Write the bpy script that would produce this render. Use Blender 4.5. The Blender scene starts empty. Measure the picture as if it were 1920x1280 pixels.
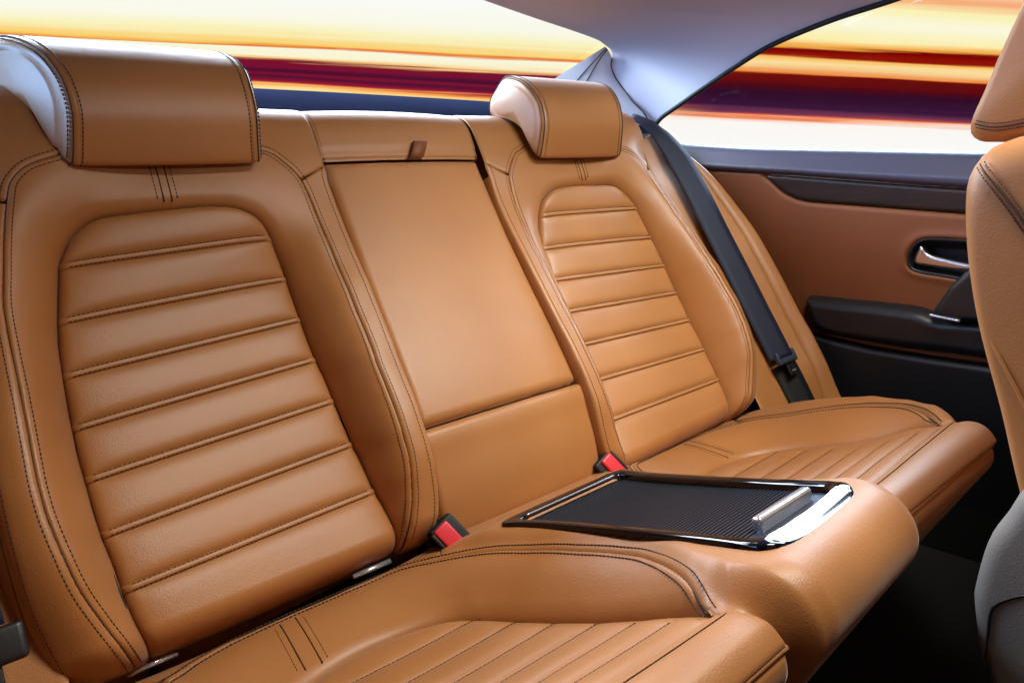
import bpy, math, random
import numpy as np
random.seed(4); np.random.seed(4)
scene = bpy.context.scene
COL = scene.collection

# ------------------------------------------------------------------ camera
cam_d = bpy.data.cameras.new('camera'); cam_o = bpy.data.objects.new('camera', cam_d); COL.objects.link(cam_o)
CAM = np.array([-0.54806, -0.70110, 0.40705])
YAW, PITCH, ROLL = math.radians(51.519), math.radians(11.347), math.radians(-4.281)
_f = np.array([math.cos(PITCH)*math.cos(YAW), math.cos(PITCH)*math.sin(YAW), -math.sin(PITCH)])
_r = np.array([math.sin(YAW), -math.cos(YAW), 0.0]); _u = np.cross(_r, _f)
_r, _u = _r*math.cos(ROLL)+_u*math.sin(ROLL), -_r*math.sin(ROLL)+_u*math.cos(ROLL)
from mathutils import Matrix, Vector
cam_o.matrix_world = Matrix(((_r[0],_u[0],-_f[0],CAM[0]),(_r[1],_u[1],-_f[1],CAM[1]),(_r[2],_u[2],-_f[2],CAM[2]),(0,0,0,1)))
cam_d.sensor_width = 36; cam_d.lens = 36*1250/1920; cam_d.clip_start = 0.01; cam_d.clip_end = 200
scene.camera = cam_o

# ------------------------------------------------------------------ world, lamps, exposure
w_ = bpy.data.worlds.new('World'); scene.world = w_; w_.use_nodes = True
bg = w_.node_tree.nodes['Background']; bg.inputs[0].default_value = (1.0, 0.85, 1.0, 1); bg.inputs[1].default_value = 0.025
def lamp(name, loc, target, sx, sy, power, color):
    d = bpy.data.lights.new(name, 'AREA'); d.shape = 'RECTANGLE'; d.size = sx; d.size_y = sy; d.energy = power; d.color = color
    o = bpy.data.objects.new(name, d); COL.objects.link(o); o.location = loc
    o.rotation_euler = (Vector(target)-Vector(loc)).to_track_quat('-Z', 'Y').to_euler()
    return o
lamp('headrest_fill', (-0.05, -1.65, 0.74), (0.10, 0.20, 0.58), 0.7, 0.12, 1.1, (0.78, 0.90, 1.0)).data.spread = 0.7  # added fill lamp, narrow spread, lifts headrests and upper backrests
lamp('sunroof_softbox', (0.1, -0.62, 1.10), (-0.05, 0.0, 0.1), 0.45, 0.32, 15, (1.0, 0.98, 0.86))
lamp('far_seat_fill', (0.36, -0.68, 1.05), (0.37, 0.17, 0.36), 0.35, 0.35, 2.4, (0.90, 1.0, 1.0)).data.spread = 1.1  # added fill, aimed at the far backrest to brighten it
lamp('rear_softbox', (0.0, 1.30, 1.35), (0.0, 0.25, 0.5), 2.2, 0.6, 140, (0.69, 0.82, 1.0))
lamp('left_softbox', (-1.35, 0.55, 0.85), (0.10, 0.20, 0.57), 0.6, 0.35, 2.9, (0.30, 0.56, 1.0)).data.spread = 1.05
lamp('right_softbox', (1.75, 0.30, 1.25), (0.3, -0.20, 0.2), 1.1, 0.45, 46, (0.60, 0.80, 1.0))
vs = scene.view_settings; vs.view_transform = 'Standard'; vs.look = 'None'; vs.exposure = 0.0; vs.gamma = 1.0; vs.use_curve_mapping = False
scene.render.engine = 'CYCLES'
scene.cycles.use_denoising = True
scene.cycles.max_bounces = 8; scene.cycles.diffuse_bounces = 4; scene.cycles.transparent_max_bounces = 12
scene.cycles.caustics_reflective = False; scene.cycles.caustics_refractive = False

# ------------------------------------------------------------------ materials
def srgb(r, g, b):
    f = lambda c: (c/12.92 if c <= 0.04045 else ((c+0.055)/1.055)**2.4)
    return (f(r/255), f(g/255), f(b/255), 1)
def base(name):
    m = bpy.data.materials.new(name); m.use_nodes = True
    nt = m.node_tree; b = nt.nodes['Principled BSDF']
    return m, nt, b
def N(nt, t, **k):
    n = nt.nodes.new(t)
    for a, v in k.items(): setattr(n, a, v)
    return n
def simple(name, col, rough=0.5, metal=0.0, coat=0.0, bump=0.0, bscale=600, var=0.0, spec=0.5):
    m, nt, b = base(name)
    b.inputs['Base Color'].default_value = col; b.inputs['Roughness'].default_value = rough; b.inputs['Metallic'].default_value = metal
    b.inputs['Coat Weight'].default_value = coat; b.inputs['Coat Roughness'].default_value = 0.05; b.inputs['Specular IOR Level'].default_value = spec
    tc = N(nt, 'ShaderNodeTexCoord')
    if bump:
        n = N(nt, 'ShaderNodeTexNoise'); n.inputs['Scale'].default_value = bscale; n.inputs['Detail'].default_value = 3
        nt.links.new(tc.outputs['Object'], n.inputs['Vector'])
        bp = N(nt, 'ShaderNodeBump'); bp.inputs['Strength'].default_value = bump; bp.inputs['Distance'].default_value = 0.0006
        nt.links.new(n.outputs['Fac'], bp.inputs['Height']); nt.links.new(bp.outputs['Normal'], b.inputs['Normal'])
    if var:
        n = N(nt, 'ShaderNodeTexNoise'); n.inputs['Scale'].default_value = 9; n.inputs['Detail'].default_value = 4
        nt.links.new(tc.outputs['Object'], n.inputs['Vector'])
        r = N(nt, 'ShaderNodeValToRGB')
        r.color_ramp.elements[0].position = 0.3; r.color_ramp.elements[1].position = 0.7
        r.color_ramp.elements[0].color = tuple(c*(1-var) for c in col[:3])+(1,); r.color_ramp.elements[1].color = tuple(min(1, c*(1+var)) for c in col[:3])+(1,)
        nt.links.new(n.outputs['Fac'], r.inputs['Fac']); nt.links.new(r.outputs['Color'], b.inputs['Base Color'])
    return m
def leather(name, col, rough, grain=0.35):
    m, nt, b = base(name)
    tc = N(nt, 'ShaderNodeTexCoord')
    n1 = N(nt, 'ShaderNodeTexNoise'); n1.inputs['Scale'].default_value = 7; n1.inputs['Detail'].default_value = 5
    nt.links.new(tc.outputs['Object'], n1.inputs['Vector'])
    r = N(nt, 'ShaderNodeValToRGB'); r.color_ramp.elements[0].position = 0.3; r.color_ramp.elements[1].position = 0.72
    r.color_ramp.elements[0].color = (col[0]*0.90, col[1]*0.87, col[2]*0.84, 1); r.color_ramp.elements[1].color = (col[0]*1.07, col[1]*1.07, col[2]*1.08, 1)
    nt.links.new(n1.outputs['Fac'], r.inputs['Fac']); nt.links.new(r.outputs['Color'], b.inputs['Base Color'])
    vo = N(nt, 'ShaderNodeTexVoronoi'); vo.inputs['Scale'].default_value = 620; vo.inputs['Randomness'].default_value = 1.0
    nt.links.new(tc.outputs['Object'], vo.inputs['Vector'])
    n2 = N(nt, 'ShaderNodeTexNoise'); n2.inputs['Scale'].default_value = 45; n2.inputs['Detail'].default_value = 4
    nt.links.new(tc.outputs['Object'], n2.inputs['Vector'])
    ma = N(nt, 'ShaderNodeMath', operation='MULTIPLY'); ma.inputs[1].default_value = 0.35
    nt.links.new(vo.outputs['Distance'], ma.inputs[0])
    ad = N(nt, 'ShaderNodeMath', operation='ADD'); nt.links.new(ma.outputs[0], ad.inputs[0]); nt.links.new(n2.outputs['Fac'], ad.inputs[1])
    bp = N(nt, 'ShaderNodeBump'); bp.inputs['Strength'].default_value = grain; bp.inputs['Distance'].default_value = 0.0009
    nt.links.new(ad.outputs[0], bp.inputs['Height']); nt.links.new(bp.outputs['Normal'], b.inputs['Normal'])
    mr = N(nt, 'ShaderNodeMapRange'); mr.inputs['To Min'].default_value = rough-0.05; mr.inputs['To Max'].default_value = rough+0.06
    nt.links.new(n1.outputs['Fac'], mr.inputs['Value']); nt.links.new(mr.outputs['Result'], b.inputs['Roughness'])
    b.inputs['Specular IOR Level'].default_value = 0.60; b.inputs["Sheen Weight"].default_value = 0.20; b.inputs['Sheen Roughness'].default_value = 0.35
    return m
TAN = srgb(168, 111, 60)
M = {}
M['leather'] = leather("tan_leather", TAN, 0.46, 0.36)
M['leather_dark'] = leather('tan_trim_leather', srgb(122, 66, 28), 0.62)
M['thread'] = simple('brown_thread', srgb(58, 30, 16), 0.7)
M['tanthread'] = simple('tan_thread', srgb(170, 110, 60), 0.7)
M['core'] = simple('dark_foam_core', srgb(60, 34, 18), 0.9)
M['black'] = simple('black_plastic', srgb(24, 24, 28), 0.42, bump=0.25, bscale=900)
M['blackseal'] = simple('black_rubber_seal', srgb(9, 9, 11), 0.6)
M['piano'] = simple('piano_black_trim', srgb(6, 7, 14), 0.09, coat=0.25, spec=0.4)
M['shutter'] = simple('shutter_metal', srgb(92, 98, 112), 0.36, metal=0.85)
M['chrome'] = simple('satin_chrome', srgb(218, 224, 236), 0.22, metal=0.8)
M['silver'] = simple('silver_lever', srgb(205, 200, 205), 0.28, metal=1.0)
M['red'] = simple('red_button_plastic', srgb(214, 48, 62), 0.38)
M['web'] = simple('navy_belt_webbing', srgb(19, 24, 47), 0.65, bump=0.6, bscale=500)
M['tongue'] = simple('slate_tongue_plastic', srgb(46, 56, 72), 0.40)
M['lining'] = simple('lavender_grey_lining', srgb(206, 209, 228), 0.85, bump=0.35, bscale=900)
M['pillar'] = simple('pillar_plastic', srgb(205, 207, 218), 0.55, bump=0.2, bscale=700)
M['shelf'] = simple('navy_shelf_felt', srgb(30, 34, 52), 1.0, bump=0.6, bscale=700, var=0.1, spec=0.0)
M['sill'] = simple('charcoal_sill_plastic', srgb(74, 72, 92), 0.38, bump=0.3, bscale=800)
M['carpet'] = simple('black_carpet', srgb(14, 14, 16), 0.95, bump=1.0, bscale=300)
M['greyplastic'] = simple('grey_recliner_plastic', srgb(122, 119, 114), 0.55, bump=0.5, bscale=700)
def wood():
    m, nt, b = base('dark_wood_veneer')
    tc = N(nt, 'ShaderNodeTexCoord'); mp = N(nt, 'ShaderNodeMapping'); mp.inputs['Scale'].default_value = (60, 3, 60)
    nt.links.new(tc.outputs['Object'], mp.inputs['Vector'])
    n = N(nt, 'ShaderNodeTexNoise'); n.inputs['Scale'].default_value = 3; n.inputs['Detail'].default_value = 6
    nt.links.new(mp.outputs[0], n.inputs['Vector'])
    r = N(nt, 'ShaderNodeValToRGB'); r.color_ramp.elements[0].color = srgb(12, 6, 7); r.color_ramp.elements[1].color = srgb(44, 22, 18)
    r.color_ramp.elements[0].position = 0.35; r.color_ramp.elements[1].position = 0.7
    nt.links.new(n.outputs['Fac'], r.inputs['Fac']); nt.links.new(r.outputs['Color'], b.inputs['Base Color'])
    b.inputs['Roughness'].default_value = 0.45; b.inputs['Coat Weight'].default_value = 0.0
    return m
M['wood'] = wood()
def glass():
    m = bpy.data.materials.new('clear_window_glass'); m.use_nodes = True; nt = m.node_tree; nt.nodes.clear()
    o = N(nt, 'ShaderNodeOutputMaterial'); t = N(nt, 'ShaderNodeBsdfTransparent'); g = N(nt, 'ShaderNodeBsdfGlossy'); g.inputs['Roughness'].default_value = 0.02
    t.inputs[0].default_value = (0.97, 0.98, 0.98, 1)
    lw = N(nt, 'ShaderNodeLayerWeight'); pw = N(nt, 'ShaderNodeMath', operation='POWER'); pw.inputs[1].default_value = 5.0; nt.links.new(lw.outputs['Facing'], pw.inputs[0])
    f = N(nt, 'ShaderNodeMath', operation='MULTIPLY_ADD'); f.inputs[1].default_value = 0.4; f.inputs[2].default_value = 0.012; nt.links.new(pw.outputs[0], f.inputs[0]); mx = N(nt, 'ShaderNodeMixShader')
    nt.links.new(f.outputs[0], mx.inputs[0]); nt.links.new(t.outputs[0], mx.inputs[1]); nt.links.new(g.outputs[0], mx.inputs[2]); nt.links.new(mx.outputs[0], o.inputs[0])
    return m
M['glass'] = glass()

# ------------------------------------------------------------------ object helpers
def link(name, me, mat, parent=None, smooth=True):
    o = bpy.data.objects.new(name, me); COL.objects.link(o)
    if mat: me.materials.append(M[mat])
    if smooth and len(me.polygons): me.polygons.foreach_set('use_smooth', [True]*len(me.polygons))
    if parent: o.parent = parent
    return o
def mesh(name, V, F, mat, parent=None, smooth=True):
    me = bpy.data.meshes.new(name); me.from_pydata([tuple(map(float, v)) for v in V], [], [tuple(map(int, f)) for f in F]); me.update()
    return link(name, me, mat, parent, smooth)
def thing(name, label, cat, group=None, loc=(0, 0, 0)):
    o = bpy.data.objects.new(name, None); COL.objects.link(o); o.empty_display_size = 0.02
    o['label'] = label; o['category'] = cat
    if group: o['group'] = group
    return o
def sub(name, parent):
    o = bpy.data.objects.new(name, None); COL.objects.link(o); o.empty_display_size = 0.02; o.parent = parent; return o
def tag(o, label, cat, group=None):
    o['label'] = label; o['category'] = cat
    if group: o['group'] = group
    return o
def stuff(o): o['kind'] = 'stuff'; return o

def resample(P, n, closed=False):
    P = np.asarray(P, float)
    if closed: P = np.vstack([P, P[:1]])
    s = np.r_[0, np.cumsum(np.linalg.norm(np.diff(P, axis=0), axis=1))]
    t = np.linspace(0, s[-1], n+1 if closed else n)
    Q = np.stack([np.interp(t, s, P[:, k]) for k in range(P.shape[1])], 1)
    return Q[:-1] if closed else Q
def smooth(P, n=None, closed=False, per=10):
    """Catmull-Rom through the points."""
    P = np.asarray(P, float)
    if closed: Q = np.vstack([P[-1:], P, P[:2]])
    else: Q = np.vstack([2*P[0]-P[1], P, 2*P[-1]-P[-2]])
    out = []
    for i in range(1, len(Q)-2):
        p0, p1, p2, p3 = Q[i-1:i+3]
        for t in np.linspace(0, 1, per, endpoint=False):
            out.append(0.5*((2*p1)+(p2-p0)*t+(2*p0-5*p1+4*p2-p3)*t*t+(3*p1-p0-3*p2+p3)*t**3))
    if not closed: out.append(P[-1])
    out = np.array(out)
    return resample(out, n, closed) if n else out
def inside(P, loops):
    x, y = P[:, 0], P[:, 1]; c = np.zeros(len(P), bool)
    for L in loops:
        x0, y0 = L[:, 0], L[:, 1]; x1, y1 = np.roll(x0, -1), np.roll(y0, -1)
        for a, b, e, g in zip(x0, y0, x1, y1):
            if b == g: continue
            k = ((b > y) != (g > y)) & (x < (e-a)*(y-b)/(g-b)+a)
            c ^= k
    return c
def nearest(P, loops, closed=True):
    bd = np.full(len(P), 1e9); bp = np.zeros((len(P), 2))
    for L in loops:
        A = L; B = np.roll(L, -1, 0) if closed else L[1:]
        if not closed: A = L[:-1]
        for a, b in zip(A, B):
            d = b-a; q = d@d
            t = np.clip(((P-a)@d)/q, 0, 1) if q > 0 else np.zeros(len(P))
            X = a+t[:, None]*d; dd = np.hypot(P[:, 0]-X[:, 0], P[:, 1]-X[:, 1])
            k = dd < bd; bd[k] = dd[k]; bp[k] = X[k]
    return bd, bp
def edge_drop(d, r, depth=None):
    depth = r if depth is None else depth
    t = np.clip(1-d/r, 0, 1); return depth*(1-np.sqrt(np.clip(1-t*t, 0, 1)))
def patch(name, loops, S, wf, mat, parent, r=0.004, depth=None, res=0.002, flip=False):
    """Upholstered panel: a fine grid clipped to loops in (u,v), raised to wf(u,v), its rim rolled down."""
    loops = [np.asarray(L, float) for L in (loops if isinstance(loops, list) else [loops])]
    lo = loops[0].min(0)-res; hi = loops[0].max(0)+res
    nx = int((hi[0]-lo[0])/res)+2; ny = int((hi[1]-lo[1])/res)+2
    X, Y = np.meshgrid(lo[0]+np.arange(nx)*res, lo[1]+np.arange(ny)*res, indexing='ij')
    P = np.stack([X.ravel(), Y.ravel()], 1)
    ins = inside(P, loops)
    I = ins.reshape(nx, ny); keep = I[:-1, :-1]|I[1:, :-1]|I[:-1, 1:]|I[1:, 1:]
    i, j = np.nonzero(keep); idx = lambda a, b: a*ny+b
    F = np.stack([idx(i, j), idx(i+1, j), idx(i+1, j+1), idx(i, j+1)], 1)
    used = np.unique(F); rm = -np.ones(nx*ny, int); rm[used] = np.arange(len(used)); F = rm[F]; P = P[used]; ins = ins[used]
    d, q = nearest(P, loops)
    P = np.where(ins[:, None], P, q); d = np.where(ins, d, 0)
    w = wf(P[:, 0], P[:, 1])
    if r: w = w-edge_drop(d, r, depth)
    V = S(P[:, 0], P[:, 1], w)
    if flip: F = F[:, ::-1]
    me = bpy.data.meshes.new(name)
    me.vertices.add(len(V)); me.vertices.foreach_set('co', V.astype(np.float32).ravel())
    me.loops.add(F.size); me.loops.foreach_set('vertex_index', F.astype(np.int32).ravel())
    me.polygons.add(len(F)); me.polygons.foreach_set('loop_start', np.arange(0, F.size, 4, dtype=np.int32)); me.polygons.foreach_set('loop_total', np.full(len(F), 4, np.int32))
    me.update(calc_edges=True); me.validate()
    return link(name, me, mat, parent)
class TPS:
    def __init__(s, P, z, lam=1e-5):
        s.P = np.asarray(P, float); n = len(s.P)
        K = s.k(s.P, s.P)+lam*np.eye(n); Q = np.c_[np.ones(n), s.P]
        A = np.block([[K, Q], [Q.T, np.zeros((3, 3))]])
        s.c = np.linalg.solve(A, np.r_[z, 0, 0, 0])
    def k(s, A, B):
        d2 = ((A[:, None]-B[None])**2).sum(-1); return 0.5*d2*np.log(d2+1e-12)
    def __call__(s, u, v):
        P = np.stack([np.asarray(u, float), np.asarray(v, float)], 1); out = np.empty(len(P))
        for a in range(0, len(P), 20000):
            Q = P[a:a+20000]; out[a:a+20000] = s.k(Q, s.P)@s.c[:-3]+np.c_[np.ones(len(Q)), Q]@s.c[-3:]
        return out
def offset(L, d):
    L = np.asarray(L, float); t = np.gradient(L, axis=0); t /= np.linalg.norm(t, axis=1)[:, None]+1e-12
    return L+np.reshape(d, (-1, 1))*np.stack([-t[:, 1], t[:, 0]], 1)
def dashes(name, curves, mat, parent, pitch=0.0046, length=0.0031, width=0.0013, lift=0.0002):
    """Stitch dashes; curves = list of (points, normals)."""
    V, F = [], []
    for P, Nn in curves:
        s = np.r_[0, np.cumsum(np.linalg.norm(np.diff(P, axis=0), axis=1))]
        if s[-1] < pitch: continue
        at = lambda t: np.array([np.interp(t, s, P[:, k]) for k in range(3)])
        nat = lambda t: np.array([np.interp(t, s, Nn[:, k]) for k in range(3)])
        t = pitch*0.3
        while t+length < s[-1]:
            a, b = at(t), at(t+length); n = nat(t+length/2); n /= np.linalg.norm(n); d = (b-a)/np.linalg.norm(b-a); c = np.cross(d, n); c /= np.linalg.norm(c)
            k = len(V); h = width*0.35
            for p, q in ((a, 0.55), (b, 0.55)):
                V += [p-c*width/2-n*0.0008, p+c*width/2-n*0.0008, p+c*width/2*q+n*(h+lift), p-c*width/2*q+n*(h+lift)]
            F += [(k, k+1, k+5, k+4), (k+1, k+2, k+6, k+5), (k+2, k+3, k+7, k+6), (k+3, k, k+4, k+7), (k, k+3, k+2, k+1), (k+4, k+5, k+6, k+7)]
            t += pitch*random.uniform(0.97, 1.03)
    return stuff(mesh(name, V, F, mat, parent, smooth=False))
def on(S, L, wf, e=0.004):
    """3D points and normals of a (u,v) polyline lying on a surface."""
    L = np.asarray(L, float); u, v = L[:, 0], L[:, 1]
    p = S(u, v, wf(u, v)); pu = S(u+e, v, wf(u+e, v))-S(u-e, v, wf(u-e, v)); pv = S(u, v+e, wf(u, v+e))-S(u, v-e, wf(u, v-e))
    n = np.cross(pu, pv); n /= np.linalg.norm(n, axis=1)[:, None]
    o = S(u, v, wf(u, v)+0.01)-p; n *= np.sign((n*o).sum(1))[:, None]
    return p, n
def tube(name, P, rad, mat, parent=None, k=10, closed=False, cap=True):
    P = np.asarray(P, float); n = len(P)
    T = np.gradient(P, axis=0) if not closed else np.roll(P, -1, 0)-np.roll(P, 1, 0)
    T /= np.linalg.norm(T, axis=1)[:, None]
    ref = np.array([0, 0, 1.0]) if abs(T[0, 2]) < 0.9 else np.array([1.0, 0, 0])
    V, F = [], []; rad = np.broadcast_to(rad, (n,))
    for p, t, r in zip(P, T, rad):
        a = np.cross(t, ref); a /= np.linalg.norm(a); b = np.cross(t, a); ref = -np.cross(t, a) if False else ref
        for j in range(k): th = 2*math.pi*j/k; V.append(p+r*(a*math.cos(th)+b*math.sin(th)))
    for i in range(n if closed else n-1):
        for j in range(k):
            i2 = (i+1) % n; F.append((i*k+j, i*k+(j+1) % k, i2*k+(j+1) % k, i2*k+j))
    if cap and not closed: F += [tuple(range(k-1, -1, -1)), tuple(range((n-1)*k, n*k))]
    return mesh(name, V, F, mat, parent)
def loft(name, rings, mat, parent, closed_ring=True, cap=True, smooth_=True):
    n = len(rings); k = len(rings[0]); V = [p for r in rings for p in r]; F = []
    for i in range(n-1):
        for j in range(k if closed_ring else k-1): F.append((i*k+j, i*k+(j+1) % k, (i+1)*k+(j+1) % k, (i+1)*k+j))
    if cap and closed_ring: F += [tuple(range(k-1, -1, -1)), tuple(range((n-1)*k, n*k))]
    return mesh(name, V, F, mat, parent, smooth_)
def rbox(name, c, size, bev, mat, parent, R=None):
    """Bevelled block (chamfered on every edge, rounded by smooth normals)."""
    import bmesh
    bm = bmesh.new(); bmesh.ops.create_cube(bm, size=1)
    for v in bm.verts: v.co = Vector((v.co.x*size[0], v.co.y*size[1], v.co.z*size[2]))
    bmesh.ops.bevel(bm, geom=bm.edges[:], offset=bev, segments=3, affect='EDGES', profile=0.6)
    if R is not None: bmesh.ops.transform(bm, matrix=Matrix(R).to_4x4(), verts=bm.verts)
    bmesh.ops.translate(bm, vec=Vector(c), verts=bm.verts)
    me = bpy.data.meshes.new(name); bm.to_mesh(me); bm.free()
    return link(name, me, mat, parent)

# ------------------------------------------------------------------ surfaces of the bench (metres; x across, y rearwards, z up; origin = seat bite line)
RE = math.radians(28)
VB = np.array([0, math.sin(RE), math.cos(RE)]); NB = np.array([0, -math.cos(RE), math.sin(RE)])
V0, RPB = 0.575, 0.015
def S_back(u, v, w):
    u, v, w = (np.asarray(a, float) for a in (u, v, w)); u, v, w = np.broadcast_arrays(u, v, w)
    ph = np.clip((v-V0)/(RPB+0.04), 0, 2.6)[..., None]
    flat = v[..., None]*VB+w[..., None]*NB
    c = V0*VB-RPB*NB
    roll = c+(RPB+w[..., None])*(NB*np.cos(ph)+VB*np.sin(ph))
    P = np.where(v[..., None] <= V0, flat, roll).copy(); P[..., 0] += u
    return P
PC = math.radians(14.07)
AC = np.array([0, -math.cos(PC), math.sin(PC)]); HC = np.array([0, math.sin(PC), math.cos(PC)]); OC = np.array([0, -0.034, -0.008])
def make_S_cush(a0f, rpf, phmax):
    def S(x, a, h):
        x, a, h = np.broadcast_arrays(*(np.asarray(q, float) for q in (x, a, h)))
        a0, rp = a0f(x)[..., None], rpf(x)[..., None]; a_ = a[..., None]
        ph = np.clip((a_-a0)/rp, 0, phmax); rest = np.clip(a_-a0-rp*phmax, 0, None)
        c = OC+a0*AC-rp*HC
        flat = OC+a_*AC+h[..., None]*HC
        roll = c+(rp+h[..., None])*(HC*np.cos(ph)+AC*np.sin(ph))+rest*(AC*math.cos(phmax)-HC*math.sin(phmax))
        P = np.where(a_ <= a0, flat, roll).copy(); P[..., 0] += x
        return P
    return S
def _skew(x): return np.interp(x, [-0.14, -0.10, 0.0, 0.14], [1.0, 0.985, 0.975, 0.955])
def _blend(x): k = np.clip((np.abs(x)-0.085)/0.045, 0, 1); return k*k*(3-2*k)
S_cush = make_S_cush(lambda x: 0.413+0*x, lambda x: 0.036+0*x, math.radians(134))
S_cushR = make_S_cush(lambda x: 0.392+0*x, lambda x: 0.034+0*x, math.radians(134))
S_cons0 = make_S_cush(lambda x: (0.430-0.024*_blend(x))*_skew(x), lambda x: 0.020+0.010*_blend(x), math.radians(132))
def S_cons(x, a, h): x = np.asarray(x, float); return S_cons0(x, np.asarray(a, float)*_skew(x), h)

# measured seam lines of one seat half (u positive outwards from the car's centre line, v up the backrest, w proud of it)
CREASE = np.array([[0.479,0.002,0.043],[0.486,0.033,0.042],[0.489,0.06,0.039],[0.491,0.087,0.036],[0.494,0.12,0.033],[0.496,0.147,0.029],[0.496,0.185,0.027],[0.497,0.21,0.025],[0.495,0.253,0.026],[0.493,0.291,0.027],[0.489,0.33,0.03],[0.483,0.364,0.033],[0.476,0.396,0.036],[0.471,0.416,0.039],[0.463,0.431,0.042],[0.454,0.444,0.044],[0.441,0.456,0.045],[0.428,0.463,0.046],[0.413,0.466,0.047],[0.388,0.468,0.047],[0.362,0.47,0.047],[0.325,0.472,0.047],[0.3,0.472,0.047],[0.28,0.47,0.047],[0.266,0.466,0.045],[0.251,0.458,0.041],[0.243,0.449,0.037],[0.236,0.434,0.029],[0.229,0.405,0.016],[0.226,0.384,0.01],[0.223,0.327,0.005],[0.22,0.273,0.003],[0.215,0.23,0.002],[0.21,0.148,0.005],[0.207,0.121,0.007],[0.205,0.083,0.012],[0.202,0.058,0.016],[0.2,0.036,0.021],[0.2,0.022,0.023],[0.201,0.0,0.024]])
TRI_IN = np.array([[0.221,0.543,0.055],[0.209,0.538,0.054],[0.199,0.527,0.054],[0.189,0.515,0.053],[0.180,0.499,0.05],[0.176,0.48,0.048],[0.174,0.458,0.046],[0.172,0.424,0.046],[0.170,0.372,0.048],[0.170,0.296,0.057],[0.170,0.254,0.062],[0.172,0.221,0.066],[0.172,0.191,0.069],[0.172,0.163,0.071],[0.173,0.137,0.072],[0.174,0.111,0.071],[0.175,0.096,0.069],[0.178,0.073,0.063],[0.182,0.05,0.055],[0.189,0.029,0.05],[0.196,0.008,0.046]])
EDGE_IN = np.array([[0.145,0.518,0.051],[0.148,0.5,0.048],[0.147,0.474,0.045],[0.146,0.447,0.045],[0.146,0.422,0.046],[0.146,0.367,0.052],[0.146,0.314,0.058],[0.147,0.263,0.063],[0.148,0.227,0.066],[0.149,0.196,0.07],[0.149,0.163,0.073],[0.15,0.136,0.074],[0.15,0.117,0.073],[0.151,0.098,0.072],[0.151,0.082,0.068],[0.152,0.062,0.061],[0.154,0.041,0.054],[0.158,0.023,0.047],[0.164,0.004,0.042]])
TRI_OUT = np.array([[0.453,0.526,0.072],[0.467,0.521,0.071],[0.483,0.513,0.071],[0.498,0.496,0.071],[0.504,0.477,0.072],[0.51,0.453,0.073],[0.516,0.425,0.074],[0.522,0.392,0.075],[0.526,0.371,0.076],[0.529,0.346,0.079],[0.531,0.293,0.087],[0.532,0.252,0.092],[0.534,0.203,0.097],[0.535,0.175,0.1],[0.534,0.145,0.101],[0.53,0.112,0.1],[0.524,0.078,0.093],[0.514,0.047,0.08],[0.503,0.018,0.069],[0.494,-0.004,0.06]])
RIM_OUT = np.array([[0.525,0.50,0.055],[0.540,0.45,0.058],[0.552,0.40,0.062],[0.560,0.34,0.068],[0.565,0.28,0.076],[0.568,0.21,0.084],[0.569,0.15,0.086],[0.568,0.107,0.082],[0.566,0.071,0.072],[0.560,0.036,0.058],[0.552,0.0,0.045]])
STRIPE_U = [((.471,.415),(.237,.433)),((.484,.355),(.226,.381)),((.492,.296),(.224,.324)),((.497,.24),(.222,.267)),((.496,.185),(.217,.208)),((.495,.127),(.212,.147)),((.488,.07),(.208,.082))]
STRIPE_W = 0.0080
# the right half sits a few millimetres differently from a mirrored left half
def warp(sgn):
    if sgn < 0: return lambda u, v: (u, v)
    cu = (-0.0005, 0.0125, 0.0134, -0.0203, -0.0368); cv = (-0.0021, 0.0456, 0.0442, -0.0093, -0.1034)
    def f(u, v):
        k = np.clip((u-0.13)/0.06, 0, 1); vv = np.clip(v, 0, 0.6)-0.25
        q = (1, u-0.35, vv, (u-0.35)*vv, vv*vv)
        return u+k*sum(a*b for a, b in zip(cu, q)), v+k*sum(a*b for a, b in zip(cv, q))
    return f
def S_half(sgn):
    wp = warp(sgn)
    def S(u, v, w):
        a, b = wp(np.asarray(u, float), np.asarray(v, float)); return S_back(sgn*a, b, w)
    return S

# w fields of a half
cr = CREASE; ti, to, ei, ro = TRI_IN, TRI_OUT, EDGE_IN, RIM_OUT
loop_ins = np.vstack([smooth(cr[:, :2], 150), [[0.203, -0.03], [0.205, -0.085], [0.465, -0.085], [0.472, -0.03]]])
ctrl = [cr[::2], ti, to, ei, ro]
def mids(c, t, f, g):
    """bulge points between the crease and the outer seam at the same height"""
    out = []
    for v in np.linspace(0.0, 0.40, 16):
        cu, cw = np.interp(v, c[:, 1], c[:, 0]), np.interp(v, c[:, 1], c[:, 2]); tu, tw = np.interp(v, t[:, 1], t[:, 0]), np.interp(v, t[:, 1], t[:, 2])
        out.append((cu+(tu-cu)*f, v, cw+(tw-cw)*g))
    return np.array(out)
c_in = CREASE[28:][::-1]; c_out = CREASE[:14]
ctrl += [mids(c_in, ti[::-1], 0.33, 0.52), mids(c_in, ti[::-1], 0.68, 0.90), mids(c_out, to[::-1], 0.33, 0.52), mids(c_out, to[::-1], 0.68, 0.90)]
top = [(u, v, 0.052+0.018*max(0, (u-0.2)/0.3)-0.0*(v-0.55)) for u in np.linspace(0.14, 0.54, 6) for v in (0.56, 0.60, 0.66)]
ctrl += [np.array(top), np.array([(0.30, 0.50, 0.052), (0.40, 0.50, 0.056), (0.35, 0.53, 0.055)])]
ctrl = np.vstack(ctrl)
W_SUR0 = TPS(ctrl[:, :2], ctrl[:, 2], 3e-4)
def foot(v): t = np.clip((0.026-v)/0.034, 0, 1); return 0.070*(1-np.sqrt(1-t*t*0.999))+0.8*np.clip(-0.008-v, 0, 1)         # the backrest curls under at the bite line
def W_SUR(u, v): return W_SUR0(u, np.maximum(v, -0.02))-foot(v)
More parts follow.
